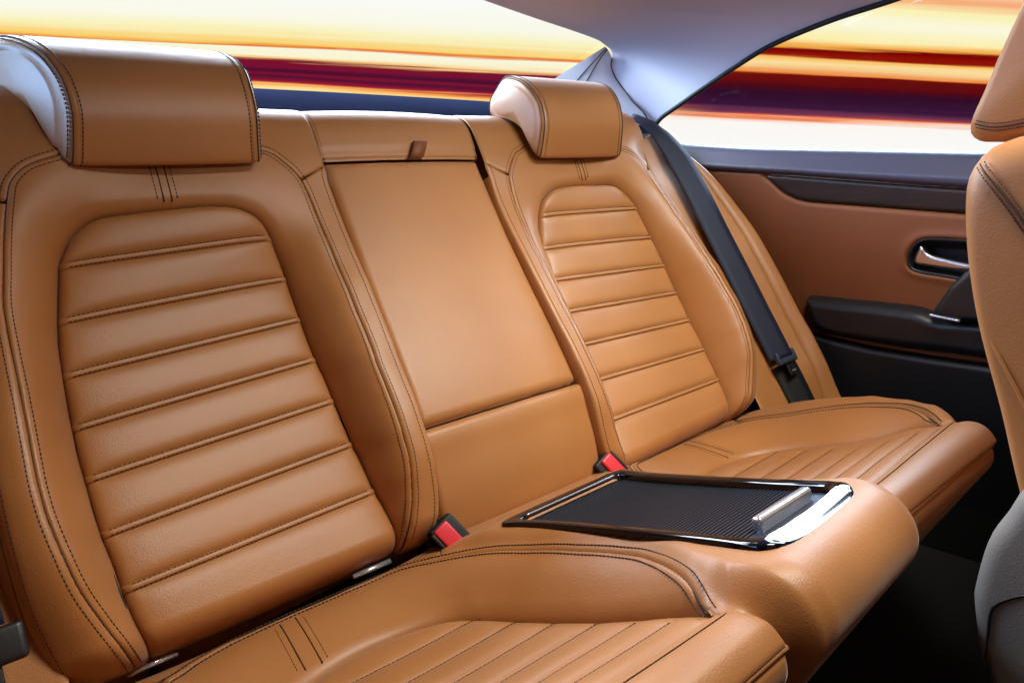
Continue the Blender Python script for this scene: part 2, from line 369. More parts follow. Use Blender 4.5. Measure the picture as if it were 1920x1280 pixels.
_cc = np.vstack([cr[::2], [[0.34, 0.25, 0.010], [0.34, 0.12, 0.016], [0.34, 0.38, 0.022]]])
W_INS = TPS(_cc[:, :2], _cc[:, 2], 2e-5)
def w_ins(u, v):
    P = np.stack([u, v], 1); d, _ = nearest(P, [loop_ins])
    return W_INS(u, np.maximum(v, -0.02))+0.004*(1-np.exp(-d/0.03))-edge_drop(d, 0.010, 0.008)-foot(v)

def clip(poly, p, n):
    """keep the side of the polygon where (x-p).n >= 0"""
    out = []; p, n = np.array(p, float), np.array(n, float)
    for i in range(len(poly)):
        a, b = poly[i], poly[(i+1) % len(poly)]; da, db = (a-p)@n, (b-p)@n
        if da >= 0: out.append(a)
        if (da >= 0) != (db >= 0): out.append(a+(b-a)*da/(da-db))
    return np.array(out)

def build_back_half(sgn, label, res):
    S = S_half(sgn); fl = sgn < 0
    root = thing('rear_seatback', label, 'seatback', 'rear seatbacks')
    insert = sub('pleated_insert', root)
    P = lambda nm, loops, wf, **k: patch(nm, loops, S, wf, k.pop('mat', 'leather'), k.pop('par', root), flip=fl, res=k.pop('rs', res), **k)
    tri_i, tri_o = smooth(ti[:, :2], 90), smooth(to[:, :2], 90)
    topseam = smooth([tri_i[0], (0.25, 0.552), (0.34, 0.556), (0.42, 0.544), tri_o[0]], 40)
    ring = np.vstack([tri_i[::-1], topseam[1:-1], tri_o, [[0.492, -0.085], [0.198, -0.085]]])
    P('bolster_surround', [ring, loop_ins], lambda u, v: W_SUR(u, v)-edge_drop(nearest(np.stack([u, v], 1), [loop_ins])[0], 0.016, 0.014), r=0.0032, depth=0.003)
    # pleated insert: panels between the double stitched lines, narrow strips inside them
    lines = []
    for (a, b) in STRIPE_U:
        a, b = np.array(a), np.array(b); d = (b-a)/np.linalg.norm(b-a); n = np.array([-d[1], d[0]]); n = n if n[1] > 0 else -n
        lines.append((a, b, n))
    prev = None; st = []
    for k in range(8):
        poly = loop_ins
        if k < 7: poly = clip(poly, lines[k][0], lines[k][2])
        if k > 0: poly = clip(poly, lines[k-1][0]-lines[k-1][2]*STRIPE_W, -lines[k-1][2])
        def wf(u, v, k=k):
            X = np.stack([u, v], 1)
            lo = (X-lines[k][0])@lines[k][2] if k < 7 else np.full(len(u), 0.03)
            hi = -(X-(lines[k-1][0]-lines[k-1][2]*STRIPE_W))@lines[k-1][2] if k > 0 else np.full(len(u), 0.03)
            b = 1-np.exp(-np.clip(lo, 0, 1)/0.0045); c = 1-np.exp(-np.clip(hi, 0, 1)/0.007)
            return w_ins(u, v)+0.0046*b*c*(1-np.exp(-nearest(X, [loop_ins])[0]/0.010))-0.0025
        P('pleat', [poly], wf, r=0, par=insert)
        if k < 7:
            a, b, n = lines[k]
            sp = clip(clip(loop_ins, a, -n), a-n*STRIPE_W, n)
            def ws(u, v, a=a, n=n):
                t = -((np.stack([u, v], 1)-a)@n)/STRIPE_W
                return w_ins(u, v)-0.0022+0.0026*(1-(2*t-1)**4)
            P('seam_strip', [sp], ws, r=0, rs=min(res, 0.0015), par=insert)
            for off in (0.0012, STRIPE_W-0.0012):
                e = (b-a)/np.linalg.norm(b-a); L = resample([a-n*off+e*0.006, b-n*off-e*0.006], 60); st.append((L, lambda u, v: w_ins(u, v)-0.0002))
    stripes = [on(S, L, wf) for L, wf in st]
    dashes('stripe_stitching', stripes, 'thread', insert)
    # strips outside the triple seams, shoulder over the top
    inner_edge = smooth(np.vstack([ei[:, :2]-[0.0075, 0], [[0.158, -0.03]]]), 80)
    cut = np.array([0.142, 0.519])
    strip_i = np.vstack([tri_i[tri_i[:, 1] < 0.500], [[0.198, -0.085], [0.166, -0.085]], inner_edge[inner_edge[:, 1] < 0.518][::-1], [[0.140, 0.520]]])
    P('inner_strip', [strip_i], lambda u, v: W_SUR(u, v), r=0.003, depth=0.003)
    rim = smooth(np.vstack([ro[:, :2], [[0.545, -0.03]]]), 70)
    strip_o = np.vstack([tri_o[tri_o[:, 1] < 0.474], [[0.492, -0.085], [0.54, -0.085]], rim[rim[:, 1] < 0.49][::-1]])
    P('outer_strip', [strip_o], lambda u, v: W_SUR(u, v)-edge_drop(nearest(np.stack([u, v], 1), [rim], False)[0], 0.012, 0.011), r=0.003, depth=0.003)
    P('outer_side', [np.vstack([rim[::-1], offset(rim, 0.012) if offset(rim, 0.012)[20, 0] > rim[20, 0] else offset(rim, -0.012)])], lambda u, v: W_SUR(u, v)-0.010-1.6*nearest(np.stack([u, v], 1), [rim], False)[0], r=0)
    iw = inner_edge[inner_edge[:, 1] < 0.50][::-1]
    rails = [list(S(iw[:, 0]-du, iw[:, 1], W_SUR(iw[:, 0], iw[:, 1])-dw)) for du, dw in ((0.0, 0.0028), (0.0012, 0.006), (0.0018, 0.016), (0.0018, 0.06))]
    loft('inner_side', rails, 'leather', root, closed_ring=False)
    sh = np.vstack([[[0.140, 0.520], [0.178, 0.502]], tri_i[tri_i[:, 1] >= 0.502][::-1], topseam[1:-1], tri_o[tri_o[:, 1] >= 0.474], [[0.508, 0.474], [0.532, 0.488], [0.545, 0.54], [0.535, 0.60], [0.52, 0.70], [0.140, 0.70]]])
    P('shoulder', [sh], lambda u, v: W_SUR(u, v), r=0.003, depth=0.003)
    # seams
    cur = []
    tri_all = np.vstack([tri_i[::-1], topseam[1:-1], tri_o])
    for off in (0.0062, -0.0062): cur.append(on(S, offset(tri_all, off), lambda u, v: W_SUR(u, v)))
    cur.append(on(S, smooth(ei[:, :2]+[0.0005, 0], 80), lambda u, v: W_SUR(u, v)))
    for L in (tri_all,):
        p, n = on(S, L, lambda u, v: W_SUR(u, v)-0.0026); tube('seam_line', p, 0.0010, 'thread', root, 6)
    rimst = offset(rim, 0.008) if offset(rim, 0.008)[20, 0] < rim[20, 0] else offset(rim, -0.008)
    cur.append(on(S, rimst, lambda u, v: W_SUR(u, v)-0.0012))
    for x in (0.339, 0.361):
        L = resample([(x, 0.479), (x+0.001, 0.56)], 20); cur.append(on(S, L, lambda u, v: W_SUR(u, v)+0.0002))
    dashes('seam_stitching', cur, 'thread', root)
    for x in (0.3455, 0.3545):
        L = resample([(x, 0.476), (x, 0.56)], 20); p, n = on(S, L, lambda u, v: W_SUR(u, v)); tube('top_seam', p+n*0.0000, 0.0008, 'thread', root, 6)
    return root
build_back_half(-1, 'near tan leather backrest with pleated insert, under the large headrest at left', 0.0018)
build_back_half(1, 'far tan leather backrest with pleated insert, beside the navy seat belt', 0.0022)

# ------------------------------------------------------------------ centre backrest with fold-down armrest flap
cb = thing('center_seatback', 'smooth tan leather armrest panel between the two pleated backrests', 'seatback')
_wk = smooth(list(zip([-.09, -.03, 0, .05, .12, .2, .3, .4, .53, .56, .62, .75], [-.02, .010, .030, .047, .057, .056, .048, .042, .041, .046, .050, .05])), per=14)
wcv = lambda v: np.interp(v, _wk[:, 0], _wk[:, 1])
def w_cen(u, v): return wcv(v)+0.004*(1-(u/0.14)**2)
def rrect(x0, x1, y0, y1, r, n=6):
    out = []
    for cx, cy, a in ((x1-r, y1-r, 0), (x0+r, y1-r, 90), (x0+r, y0+r, 180), (x1-r, y0+r, 270)):
        for t in np.linspace(0, 90, n): out.append((cx+r*math.cos(math.radians(a+t)), cy+r*math.sin(math.radians(a+t))))
    return np.array(out)
flap = rrect(-0.1345, 0.1345, 0.129, 0.532, 0.008); flap[:, 0] *= 1+0.05*np.clip((0.35-flap[:, 1])/0.25, 0, 1)
patch('armrest_flap', [flap], S_back, w_cen, 'leather', cb, r=0.014, depth=0.013, res=0.0022)
low = rrect(-0.1445, 0.1445, -0.06, 0.1265, 0.006)
patch('lower_panel', [low], S_back, lambda u, v: w_cen(u, v)+0.003*np.exp(-((v-0.11)/0.02)**2), 'leather', cb, r=0.010, depth=0.011, res=0.0022)
upp = rrect(-0.139, 0.139, 0.535, 0.72, 0.004)
patch('top_panel', [upp], S_back, w_cen, 'leather', cb, r=0.006, depth=0.007, res=0.0022)
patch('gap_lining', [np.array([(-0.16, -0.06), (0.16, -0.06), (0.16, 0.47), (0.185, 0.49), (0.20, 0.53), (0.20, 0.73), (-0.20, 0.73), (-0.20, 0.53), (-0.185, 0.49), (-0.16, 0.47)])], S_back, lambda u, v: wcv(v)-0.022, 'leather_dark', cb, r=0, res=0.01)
# pull tab: folded leather loop standing out of the seam
tp = []
for t in np.linspace(0, 1, 15):
    a = math.pi*(t-0.5); tp.append((0.5345+0.020*math.sin(t*math.pi)**0.8 if False else 0.533+0.022*t if t < 0.5 else 0.533+0.022*(1-t), 0.048+(0.004 if t < 0.5 else 0.009)))
prof = [(0.530, 0.046), (0.540, 0.0495), (0.551, 0.0535), (0.5545, 0.0565), (0.552, 0.059), (0.541, 0.0560), (0.531, 0.050)]
V_, F_ = [], []
for k, (v, w) in enumerate(prof):
    sk = (v-0.530)*0.55
    for x in (0.0, 0.024): V_.append(S_back(np.array(x+sk), np.array(v), np.array(w)))
for k in range(len(prof)-1): F_.append((2*k, 2*k+1, 2*k+3, 2*k+2))
o = mesh('pull_tab', V_, F_, 'leather_dark', cb); o.modifiers.new('thick', 'SOLIDIFY').thickness = 0.0018
ts = [on(S_back, resample([(s*0.1375, 0.528+0.0), (s*0.1365, 0.66)], 40), lambda u, v: w_cen(u, v)-0.0005) for s in (-0.965, 0.965)]
dashes('edge_stitching', ts, 'thread', cb)

# ------------------------------------------------------------------ headrests
HP = smooth([(.1735,.487),(.163,.515),(.157,.541),(.161,.567),(.171,.586),(.187,.604),(.211,.620),(.241,.631),(.263,.633),(.278,.622),(.285,.600),(.286,.579),(.277,.567),(.260,.561),(.240,.556),(.214,.542),(.192,.517),(.183,.492)], 110, True)
def extruded(name, root, prof, hwf, x0, mat, edge=0.010, dome=0.006, nx=26, barrel=0.0, mats=None):
    """body between two end panels, each end rolled over and gently domed; prof is a closed (y,z) loop"""
    c = prof.mean(0); hws = [np.array([hwf(y, z, s) for y, z in prof]) for s in (-1, 1)]
    def ring(xs, k): return [(x, *(c+(p-c)*k)) for x, p in zip(xs, prof)]
    size = np.linalg.norm(prof-c, axis=1).mean()
    body = []
    for t in np.linspace(-1, 1, nx):
        k = 1+barrel*(1-t*t); q = (t+1)/2; body.append(ring(x0-(1-q)*(hws[0]-edge)+q*(hws[1]-edge), k))
    b = loft('cover', body, mat, root, cap=False)
    caps = []
    for s in (-1, 1):
        rings = []; hw = hws[(s+1)//2]
        for a in np.linspace(0, 90, 7):
            ins = edge*(1-math.cos(math.radians(a)))/size; rings.append(ring(x0+s*(hw-edge+edge*math.sin(math.radians(a))), 1-ins))
        k0 = 1-edge/size
        for q in np.linspace(0.93, 0.02, 14):
            P_ = c+(prof-c)*k0*q; rings.append(ring(x0+s*(np.array([hwf(y, z, s) for y, z in P_])+dome*(1-q*q)), k0*q))
        if s < 0: rings = [r[::-1] for r in rings]
        caps.append(loft('side_panel', rings, mats or mat, root, cap=True))
    return b, caps, ring, hws
def headrest(sgn, label):
    root = thing('headrest', label, 'headrest', 'rear headrests')
    x0 = sgn*0.338; hwf = lambda y, z, s: (0.101+0.056*np.clip((y-.157)/.13, 0, 1)) if s == sgn else (0.104+0.024*np.clip((y-.165)/.12, 0, 1)*(0.5+0.5*np.tanh((.612-z)/.018))-0.008*np.clip((y-.165)/.12, 0, 1))
    b, caps, ring, hws = extruded('headrest', root, HP, hwf, x0, 'leather', edge=0.013, dome=0.004, barrel=0.012)
    c = HP.mean(0); cur = []
    for s in (-1, 1):
        hw = hws[(s+1)//2]
        for dx, k in ((-0.0145, 1.004), (-0.0015, 0.925)):
            P = np.array([(x0+s*(h+dx), *(c+(p-c)*k)) for h, p in zip(hw, HP)]); P = np.vstack([P, P[:1]])
            n = P-np.array([x0+s*0.05, *c]); n /= np.linalg.norm(n, axis=1)[:, None]; cur.append((P, n))
        P = np.array([(x0+s*(h-0.0058), *(c+(p-c)*0.978)) for h, p in zip(hw, HP)])
        tube('seam', P, 0.0009, 'thread', root, 6, closed=True)
    dashes('stitching', cur, 'thread', root)
    for s in (-1, 1): tube('post', [(x0+s*0.06, 0.250, 0.52), (x0+s*0.06, 0.255, 0.575)], 0.006, 'chrome', root, 12)
    return root
headrest(-1, 'large tan headrest at the upper left, its side lit blue-white')
headrest(1, 'smaller tan headrest at top centre, in front of the white rear pillar')

# ------------------------------------------------------------------ cushions
SEAM_IN = np.array([[0.472,0.021],[0.443,0.0],[0.405,-0.012],[0.365,-0.015],[0.327,-0.015],[0.27,-0.014],[0.216,-0.004],[0.179,0.034],[0.15,0.079],[0.127,0.146],[0.113,0.214],[0.104,0.274],[0.108,0.312],[0.123,0.356],[0.134,0.375],[0.144,0.389],[0.151,0.400]])
SEAM_OUT = np.array([[0.475,0.022],[0.490,0.058],[0.505,0.103],[0.526,0.139],[0.541,0.176],[0.544,0.22],[0.538,0.252],[0.519,0.30],[0.487,0.335],[0.452,0.363],[0.431,0.378]])
seam_loop = np.vstack([smooth(SEAM_IN[::-1], 110), smooth(SEAM_OUT, 60)[1:]])       # from the inner front end round the back to the outer front end
INS = np.array([[0.1435,0.402],[0.1415,0.380],[0.143,0.355],[0.148,0.325],[0.158,0.280],[0.170,0.235],[0.184,0.190],[0.199,0.148],[0.218,0.115],[0.250,0.094],[0.290,0.083],[0.335,0.082],[0.375,0.092],[0.402,0.115],[0.421,0.145],[0.436,0.180],[0.447,0.219],[0.457,0.256],[0.464,0.290],[0.463,0.322],[0.453,0.352],[0.438,0.378],[0.434,0.388]])
INS_H = [-.003,-.008,-.013,-.019,-.026,-.030,-.032,-.032,-.031,-.030,-.029,-.029,-.030,-.031,-.031,-.031,-.030,-.028,-.023,-.015,-.008,-.003,-.001]
ins_loop = smooth(INS, 120)
PLEAT_A = [.138, .186, .231, .279, .322, .362, .400]
pl_line = lambda k: (np.array([0.142, PLEAT_A[k]+0.002]), np.array([0.46, PLEAT_A[k]-0.012 if k == 6 else PLEAT_A[k]-0.006]))
SEAM_IN_H = [0]*6+[.002, .005, .008, .010, .012, .012, .012, .010, .007, .004, .001]
cc = [(x, a, h) for (x, a), h in zip(SEAM_IN, SEAM_IN_H)]+[(x, a, 0.004) for x, a in SEAM_OUT]+[(x, a, h) for (x, a), h in zip(INS, INS_H)]
_si = np.c_[SEAM_IN, SEAM_IN_H][6:]; _ii = np.c_[INS, INS_H][:10][::-1]; _so = np.c_[SEAM_OUT, np.full(len(SEAM_OUT), 0.004)]; _io = np.c_[INS, INS_H][13:]
for c_, i_, rng in ((_si, _ii, np.linspace(0.115, 0.385, 9)), (_so, _io, np.linspace(0.13, 0.35, 8))):
    for a in rng:
        o_ = np.argsort(c_[:, 1]); cx, ch = np.interp(a, c_[o_, 1], c_[o_, 0]), np.interp(a, c_[o_, 1], c_[o_, 2]); ix, ih = np.interp(a, i_[:, 1], i_[:, 0]), np.interp(a, i_[:, 1], i_[:, 2])
        for f, g in ((0.35, 0.24), (0.7, 0.60)): cc.append((cx+(ix-cx)*f, a, ch+(ih-ch)*g))
for x in (0.26, 0.32, 0.38):
    for f, g in ((0.35, 0.22), (0.7, 0.58)): cc.append((x, -0.015+0.098*f, -0.029*g))
cc += [(0.20, -0.05, -0.004), (0.25, -0.05, -0.004), (0.32, -0.05, -0.004), (0.40, -0.05, -0.004), (0.50, -0.05, -0.004), (0.56, 0.05, 0.010), (0.585, 0.15, 0.014), (0.575, 0.22, 0.014), (0.545, 0.29, 0.010), (0.51, 0.335, 0.007), (0.465, 0.375, 0.003)]
cc = np.array(cc); H_SUR = TPS(cc[:, :2], cc[:, 2], 1.5e-4)
ci2 = np.array([(x, a, h) for (x, a), h in zip(INS, INS_H)]+[(0.29, 0.24, -0.031), (0.29, 0.15, -0.033), (0.29, 0.32, -0.018), (0.29, 0.37, -0.006), (0.29, 0.43, 0.004), (0.15, 0.43, 0.003), (0.43, 0.41, 0.003)])
H_INS = TPS(ci2[:, :2], ci2[:, 2], 1e-4)
def build_cushion(sgn, label, res):
    S = (lambda x, a, h: S_cush(-np.asarray(x, float), a, h)) if sgn < 0 else (lambda x, a, h: S_cushR(np.asarray(x, float), np.asarray(a, float)*0.95, h))
    fl = sgn > 0
    root = thing('rear_cushion', label, 'seat cushion', 'rear seat cushions')
    insert = sub('pleated_insert', root)
    P = lambda nm, loops, wf, **k: patch(nm, loops, S, wf, k.pop('mat', 'leather'), k.pop('par', root), flip=not fl, res=k.pop('rs', res), **k)
    full = np.vstack([ins_loop, [[0.432, 0.60], [0.143, 0.60]]])
    u_shape = np.vstack([seam_loop, ins_loop[::-1]])
    P('bolster', [u_shape], lambda u, v: H_SUR(u, v)-edge_drop(nearest(np.stack([u, v], 1), [ins_loop], False)[0], 0.012, 0.010), r=0.003, depth=0.003)
    def h_in(u, v):
        d, _ = nearest(np.stack([u, v], 1), [ins_loop], False)
        return H_INS(u, v)-edge_drop(d, 0.010, 0.006)
    lines = []
    for k in range(7):
        a, b = pl_line(k); d = (b-a)/np.linalg.norm(b-a); n = np.array([-d[1], d[0]]); lines.append((a, b, n if n[1] > 0 else -n))
    st = []
    base_poly = np.vstack([ins_loop, [[0.432, 0.45], [0.143, 0.45]]])
    for k in range(7):
        poly = clip(base_poly, lines[k][0], -lines[k][2])
        if k: poly = clip(poly, lines[k-1][0], lines[k-1][2])
        def wf(u, v, k=k):
            X = np.stack([u, v], 1); hi = -(X-lines[k][0])@lines[k][2]
            lo = (X-lines[k-1][0])@lines[k-1][2] if k else np.full(len(u), 0.03)
            b = 1-np.exp(-np.clip(hi, 0, 1)/0.006); c = 1-np.exp(-np.clip(lo, 0, 1)/0.009)
            dd = np.clip(nearest(X, [ins_loop], False)[0]/0.030, 0, 1); return h_in(u, v)+0.0056*b*c*dd*dd*(3-2*dd)-0.003
        P('pleat', [poly], wf, r=0, par=insert)
        a, b, n = lines[k]; st.append(on(S, resample([a+(b-a)*0.05, b-(b-a)*0.14], 60), lambda u, v: h_in(u, v)-0.0028))
    a, b, n = lines[6]; dw = 0.0075
    sp = clip(clip(np.vstack([ins_loop, [[0.440, 0.42], [0.141, 0.42]]]), a, n), a+n*dw, -n)
    P('seam_strip', [sp], lambda u, v: H_INS(u, v)-0.002, r=0, rs=0.0015, par=insert)
    st.append(on(S, resample([a+n*dw+(b-a)*0.01, b+n*dw-(b-a)*0.07], 60), lambda u, v: H_INS(u, v)-0.0028))
    # front pad rolling over the edge, piping, lower front
    a0 = a+n*dw; b0 = b+n*dw
    endp = 0.413+0.036*math.radians(76)
    xo = 0.436 if sgn < 0 else 0.424
    pad = np.vstack([[(0.1415, a0[1])], [(0.137, 0.425), (0.133, 0.44), (0.131, endp)], [(xo-0.012, endp), (xo, 0.43), (xo, 0.41), (0.438, b0[1]+0.001)]])
    P('front_pad', [pad], lambda u, v: H_INS(u, np.minimum(v, 0.44))-0.001, r=0.006, depth=0.006)
    lowp = np.array([(0.131, endp+0.001), (0.131, 0.66), (xo-0.012, 0.66), (xo-0.012, endp+0.001)])
    P('front_skirt', [lowp], lambda u, v: np.full(len(u), -0.001), r=0.005, depth=0.005, rs=0.004)
    p, n_ = on(S, resample([(0.131, endp), (xo-0.014, endp)], 40), lambda u, v: np.full(len(u), 0.0)); tube('front_piping', p-n_*0.0005, 0.0022, 'leather', root, 8)
    # rim panels: rear strip along the bite line and the outer roll
    back = np.vstack([[(0.155, 0.006), (0.172, 0.026)], smooth(SEAM_IN[:8][::-1], 60), [(0.50, -0.01), (0.50, -0.029), (0.165, -0.029), (0.155, -0.02)]])
    P('rear_strip', [back], lambda u, v: H_SUR(u, v)-0.030*(1-np.sqrt(1-0.999*np.clip((-0.016-v)/0.013, 0, 1)**2)), r=0.003, depth=0.003)
    outer = np.vstack([smooth(SEAM_OUT, 60), [(0.447, 0.398), (0.470, 0.385), (0.515, 0.350), (0.552, 0.30), (0.583, 0.23), (0.592, 0.16), (0.585, 0.09), (0.560, 0.02), (0.53, -0.05), (0.50, -0.05), (0.50, -0.01)]])
    P('outer_roll', [outer], lambda u, v: H_SUR(u, v), r=0.014, depth=0.014)
    wall = smooth([(0.437, 0.402), (0.470, 0.386), (0.515, 0.351), (0.552, 0.301), (0.583, 0.231), (0.592, 0.16), (0.585, 0.09), (0.560, 0.02), (0.53, -0.05)], 40)
    r1 = S(wall[:, 0], wall[:, 1], H_SUR(wall[:, 0], wall[:, 1])-0.012); r2 = r1.copy(); r2[:, 2] = -0.24; r2[:, 0] *= 0.84; r2[:, 1] += 0.10
    loft('side_wall', [list(r1), list(r1*0.75+r2*0.25), list(r2)], 'leather_dark', root, closed_ring=False)
    # stitched seams
    for off in (0.0062, -0.0062): st.append(on(S, offset(seam_loop, off), lambda u, v: H_SUR(u, v)+0.0007))
    for x in (0.3355, 0.3665):
        L = resample([(x, 0.0), (x+0.007, 0.076)], 30); st.append(on(S, L, lambda u, v: H_SUR(u, v)-0.0004))
    p, n_ = on(S, seam_loop, lambda u, v: H_SUR(u, v)-0.0026); tube('seam_line', p, 0.0010, 'thread', root, 6)
    dashes('seam_stitching', st, 'thread', root)
    for x in (0.3425, 0.3595):
        p, n_ = on(S, resample([(x, -0.004), (x+0.007, 0.078)], 30), lambda u, v: H_SUR(u, v)); tube('cross_seam', p, 0.0008, 'thread', root, 6)
    return root
build_cushion(-1, 'near tan leather cushion with slanting pleats at the bottom edge', 0.0018)
build_cushion(1, 'far tan leather cushion with pale pleats, beyond the black console', 0.0022)

# ------------------------------------------------------------------ centre console between the cushions
con = thing('center_console', 'tan leather centre console with black glossy shutter tray between the cushions', 'console')
hs = smooth(SEAM_IN[6:][::-1], 60)                          # inner seam, front to back
side = np.vstack([[(0.136, 0.70), (0.137, 0.47), (0.139, 0.45), (0.142, 0.43), (0.1475, 0.404)], hs[2:-6], [(0.172, 0.026), (0.155, 0.006), (0.155, -0.055)]])
cover = np.vstack([side, side[::-1]*[-1, 1]])
side_line = side[:-3]
def h_con(x, a):
    ax = np.abs(x); d, _ = nearest(np.stack([ax, a], 1), [side_line], False)
    k = 1-np.clip((d-0.009)/0.026, 0, 1); k = k*k*(3-2*k)
    hs_ = np.minimum(H_SUR(np.maximum(ax, 0.09), np.clip(a, -0.05, 0.40)), 0.03)*np.clip(1-(a-0.38)/0.06, 0, 1)-0.004*np.clip((a-0.36)/0.05, 0, 1)
    flat = 0.0235-0.030*np.clip((0.06-a)/0.11, 0, 1)
    return flat*(1-k)+hs_*k
TO = [(0, 0.436), (0.05, 0.435), (0.072, 0.431), (0.0845, 0.420), (0.0875, 0.402), (0.0875, 0.36), (0.089, 0.30), (0.093, 0.22), (0.098, 0.15), (0.105, 0.105), (0.111, 0.080), (0.098, 0.072), (0.05, 0.070)]
TI = [(0, 0.4155), (0.045, 0.4145), (0.060, 0.412), (0.067, 0.404), (0.069, 0.390), (0.0695, 0.35), (0.072, 0.28), (0.077, 0.20), (0.083, 0.14), (0.089, 0.104), (0.089, 0.096), (0.080, 0.092), (0.04, 0.091)]
sym = lambda T: np.vstack([np.array(T), (np.array(T)[1:]*[-1, 1])[::-1]])
to_loop = smooth(sym(TO), 140, True); ti_loop = smooth(sym(TI), 140, True)
hole = smooth(sym([(x*0.985, a*0.985+0.004) for x, a in TI]), 100, True)
patch('leather_cover', [cover, ti_loop*[1.10, 1.0]+[0, 0.0]], S_cons, h_con, 'leather', con, r=0.003, depth=0.003, res=0.0025, flip=True)
def h_trim(x, a):
    d1, _ = nearest(np.stack([x, a], 1), [to_loop]); d2, _ = nearest(np.stack([x, a], 1), [ti_loop]); t = d1/(d1+d2+1e-9)
    h = 0.0250+0.0045*np.sin(np.pi*np.clip(t*0.9+0.12, 0, 1))**0.7-0.010*np.clip((t-0.84)/0.16, 0, 1)**2
    fr = np.clip((a-0.408)/0.010, 0, 1)*np.clip((0.085-np.abs(x))/0.02, 0, 1); fr = fr*fr*(3-2*fr)
    return h*(1-fr)+fr*(0.0325-0.42*np.clip(a-0.412, 0, 1)-0.010*np.clip((t-0.86)/0.14, 0, 1)**2)
patch('glossy_frame', [to_loop, ti_loop], S_cons, h_trim, 'piano', con, r=0.003, depth=0.005, res=0.0010, flip=True)
p, n_ = on(S_cons, resample([(-0.080, 0.0925), (0.078, 0.0925)], 40), lambda u, v: np.full(len(u), 0.0285)); tube('chrome_strip', p, 0.0012, 'chrome', con, 8)
# ribbed roller shutter, sunk inside the frame
V_, F_ = [], []; a = 0.084; pitch = 0.0050
xi = lambda a: np.interp(a, [.084, .10, .14, .20, .28, .35, .39, .412], [.092, .092, .086, .080, .075, .0725, .072, .068])
while a < 0.385:
    x = xi(a)
    for da, h in ((0, 0.0135), (pitch*0.12, 0.0186), (pitch*0.62, 0.0192), (pitch*0.74, 0.0135)):
        hh = h+0.003*np.clip((a-0.1)/0.3, 0, 1)
        V_ += [S_cons(-x, a+da, hh), S_cons(x, a+da, hh)]
    a += pitch
for k in range(len(V_)//2-1): F_.append((2*k, 2*k+1, 2*k+3, 2*k+2))
sl = stuff(mesh('shutter_slats', V_, F_, 'shutter', con, smooth=False))
V_ = [S_cons(x, a, 0.0205) for x, a in ((-.072, .385), (.072, .385), (.070, .414), (-.070, .414))]; mesh('shutter_end', V_, [(0, 1, 2, 3)], 'shutter', con, smooth=False)
Rc = np.stack([[1, 0, 0], AC, HC], 1)
c = S_cons(0.003, 0.392, 0.0265); rbox('shutter_handle', c, (0.092, 0.0105, 0.016), 0.0036, 'chrome', con, Rc)
# leather ledge behind the tray
led = np.array([(-0.150, -0.012), (0.150, -0.012), (0.140, 0.030), (0.120, 0.046), (-0.120, 0.046), (-0.140, 0.030)])
patch('rear_ledge', [led], S_cons, lambda u, v: 0.014+0.05*np.clip(v, -0.02, 0.05)+0*u, 'leather', con, r=0.008, depth=0.010, res=0.0025, flip=True)

# ------------------------------------------------------------------ buckles, anchor bars, belts
def buckle(c, dirx, label, tilt):
    root = thing('belt_buckle', label, 'buckle', 'rear belt buckles')
    ex = np.array([0.40, -0.51, -0.754]); ex /= np.linalg.norm(ex)
    ez = np.array([-0.42, -0.60, 0.80]); ez -= ex*(ez@ex); ez /= np.linalg.norm(ez); ey = np.cross(ez, ex)
    R = np.stack([ex, ey, ez], 1); c = np.array(c)
    rbox('housing', c-ez*0.020-ey*0.004*dirx, (0.046, 0.036, 0.040), 0.004, 'blackseal', root, R)
    rbox('release_button', c-ez*0.001, (0.040, 0.021, 0.012), 0.003, 'red', root, R)
    rbox('latch_slot', c-ez*0.001+ey*0.0135*dirx, (0.038, 0.004, 0.008), 0.0012, 'black', root, R)
    return root
buckle((-0.150, -0.050, 0.015), -1, 'red-buttoned seat belt buckle beside the near backrest', 0.95)
buckle((0.150, -0.046, 0.013), 1, 'red-buttoned seat belt buckle beside the far backrest', 0.95)
for x0, x1, lb in ((-0.262, -0.212, 'silver anchor bar in the gap under the near backrest'), (0.214, 0.258, 'silver anchor bar beside the far red buckle'), (0.375, 0.41, 'tiny silver anchor bar end under the far backrest'), (-0.50, -0.455, 'silver anchor bar at the bottom left of the near backrest')):
    tag(tube('anchor_bar', [(x0, -0.006, -0.007), (x1, -0.006, -0.007)], 0.0034, 'chrome', None, 10), lb, 'bar', 'silver anchor bars')

# right side bolster panel beside the door
SSIL = np.array([[0.63,0.547,0.07],[0.66,0.508,0.081],[0.69,0.449,0.091],[0.71,0.373,0.099],[0.72,0.299,0.107],[0.725,0.187,0.111],[0.73,0.079,0.114],[0.735,-0.059,0.107]])
SSEAM = np.array([[0.62,0.531,0.068],[0.645,0.49,0.074],[0.66,0.452,0.08],[0.675,0.39,0.085],[0.685,0.324,0.09],[0.69,0.24,0.092],[0.695,0.156,0.091],[0.7,0.075,0.09],[0.7,0.01,0.093],[0.7,-0.054,0.083]])
sb_ctrl = np.vstack([SSIL, SSEAM, [(0.545, v, 0.052) for v in (0.55, 0.45, 0.35, 0.25, 0.15, 0.05, -0.05)], [(0.60, v, 0.056) for v in (0.5, 0.4, 0.3, 0.2, 0.1, 0.0)]])
W_SIDE = TPS(sb_ctrl[:, :2], sb_ctrl[:, 2], 1e-4)
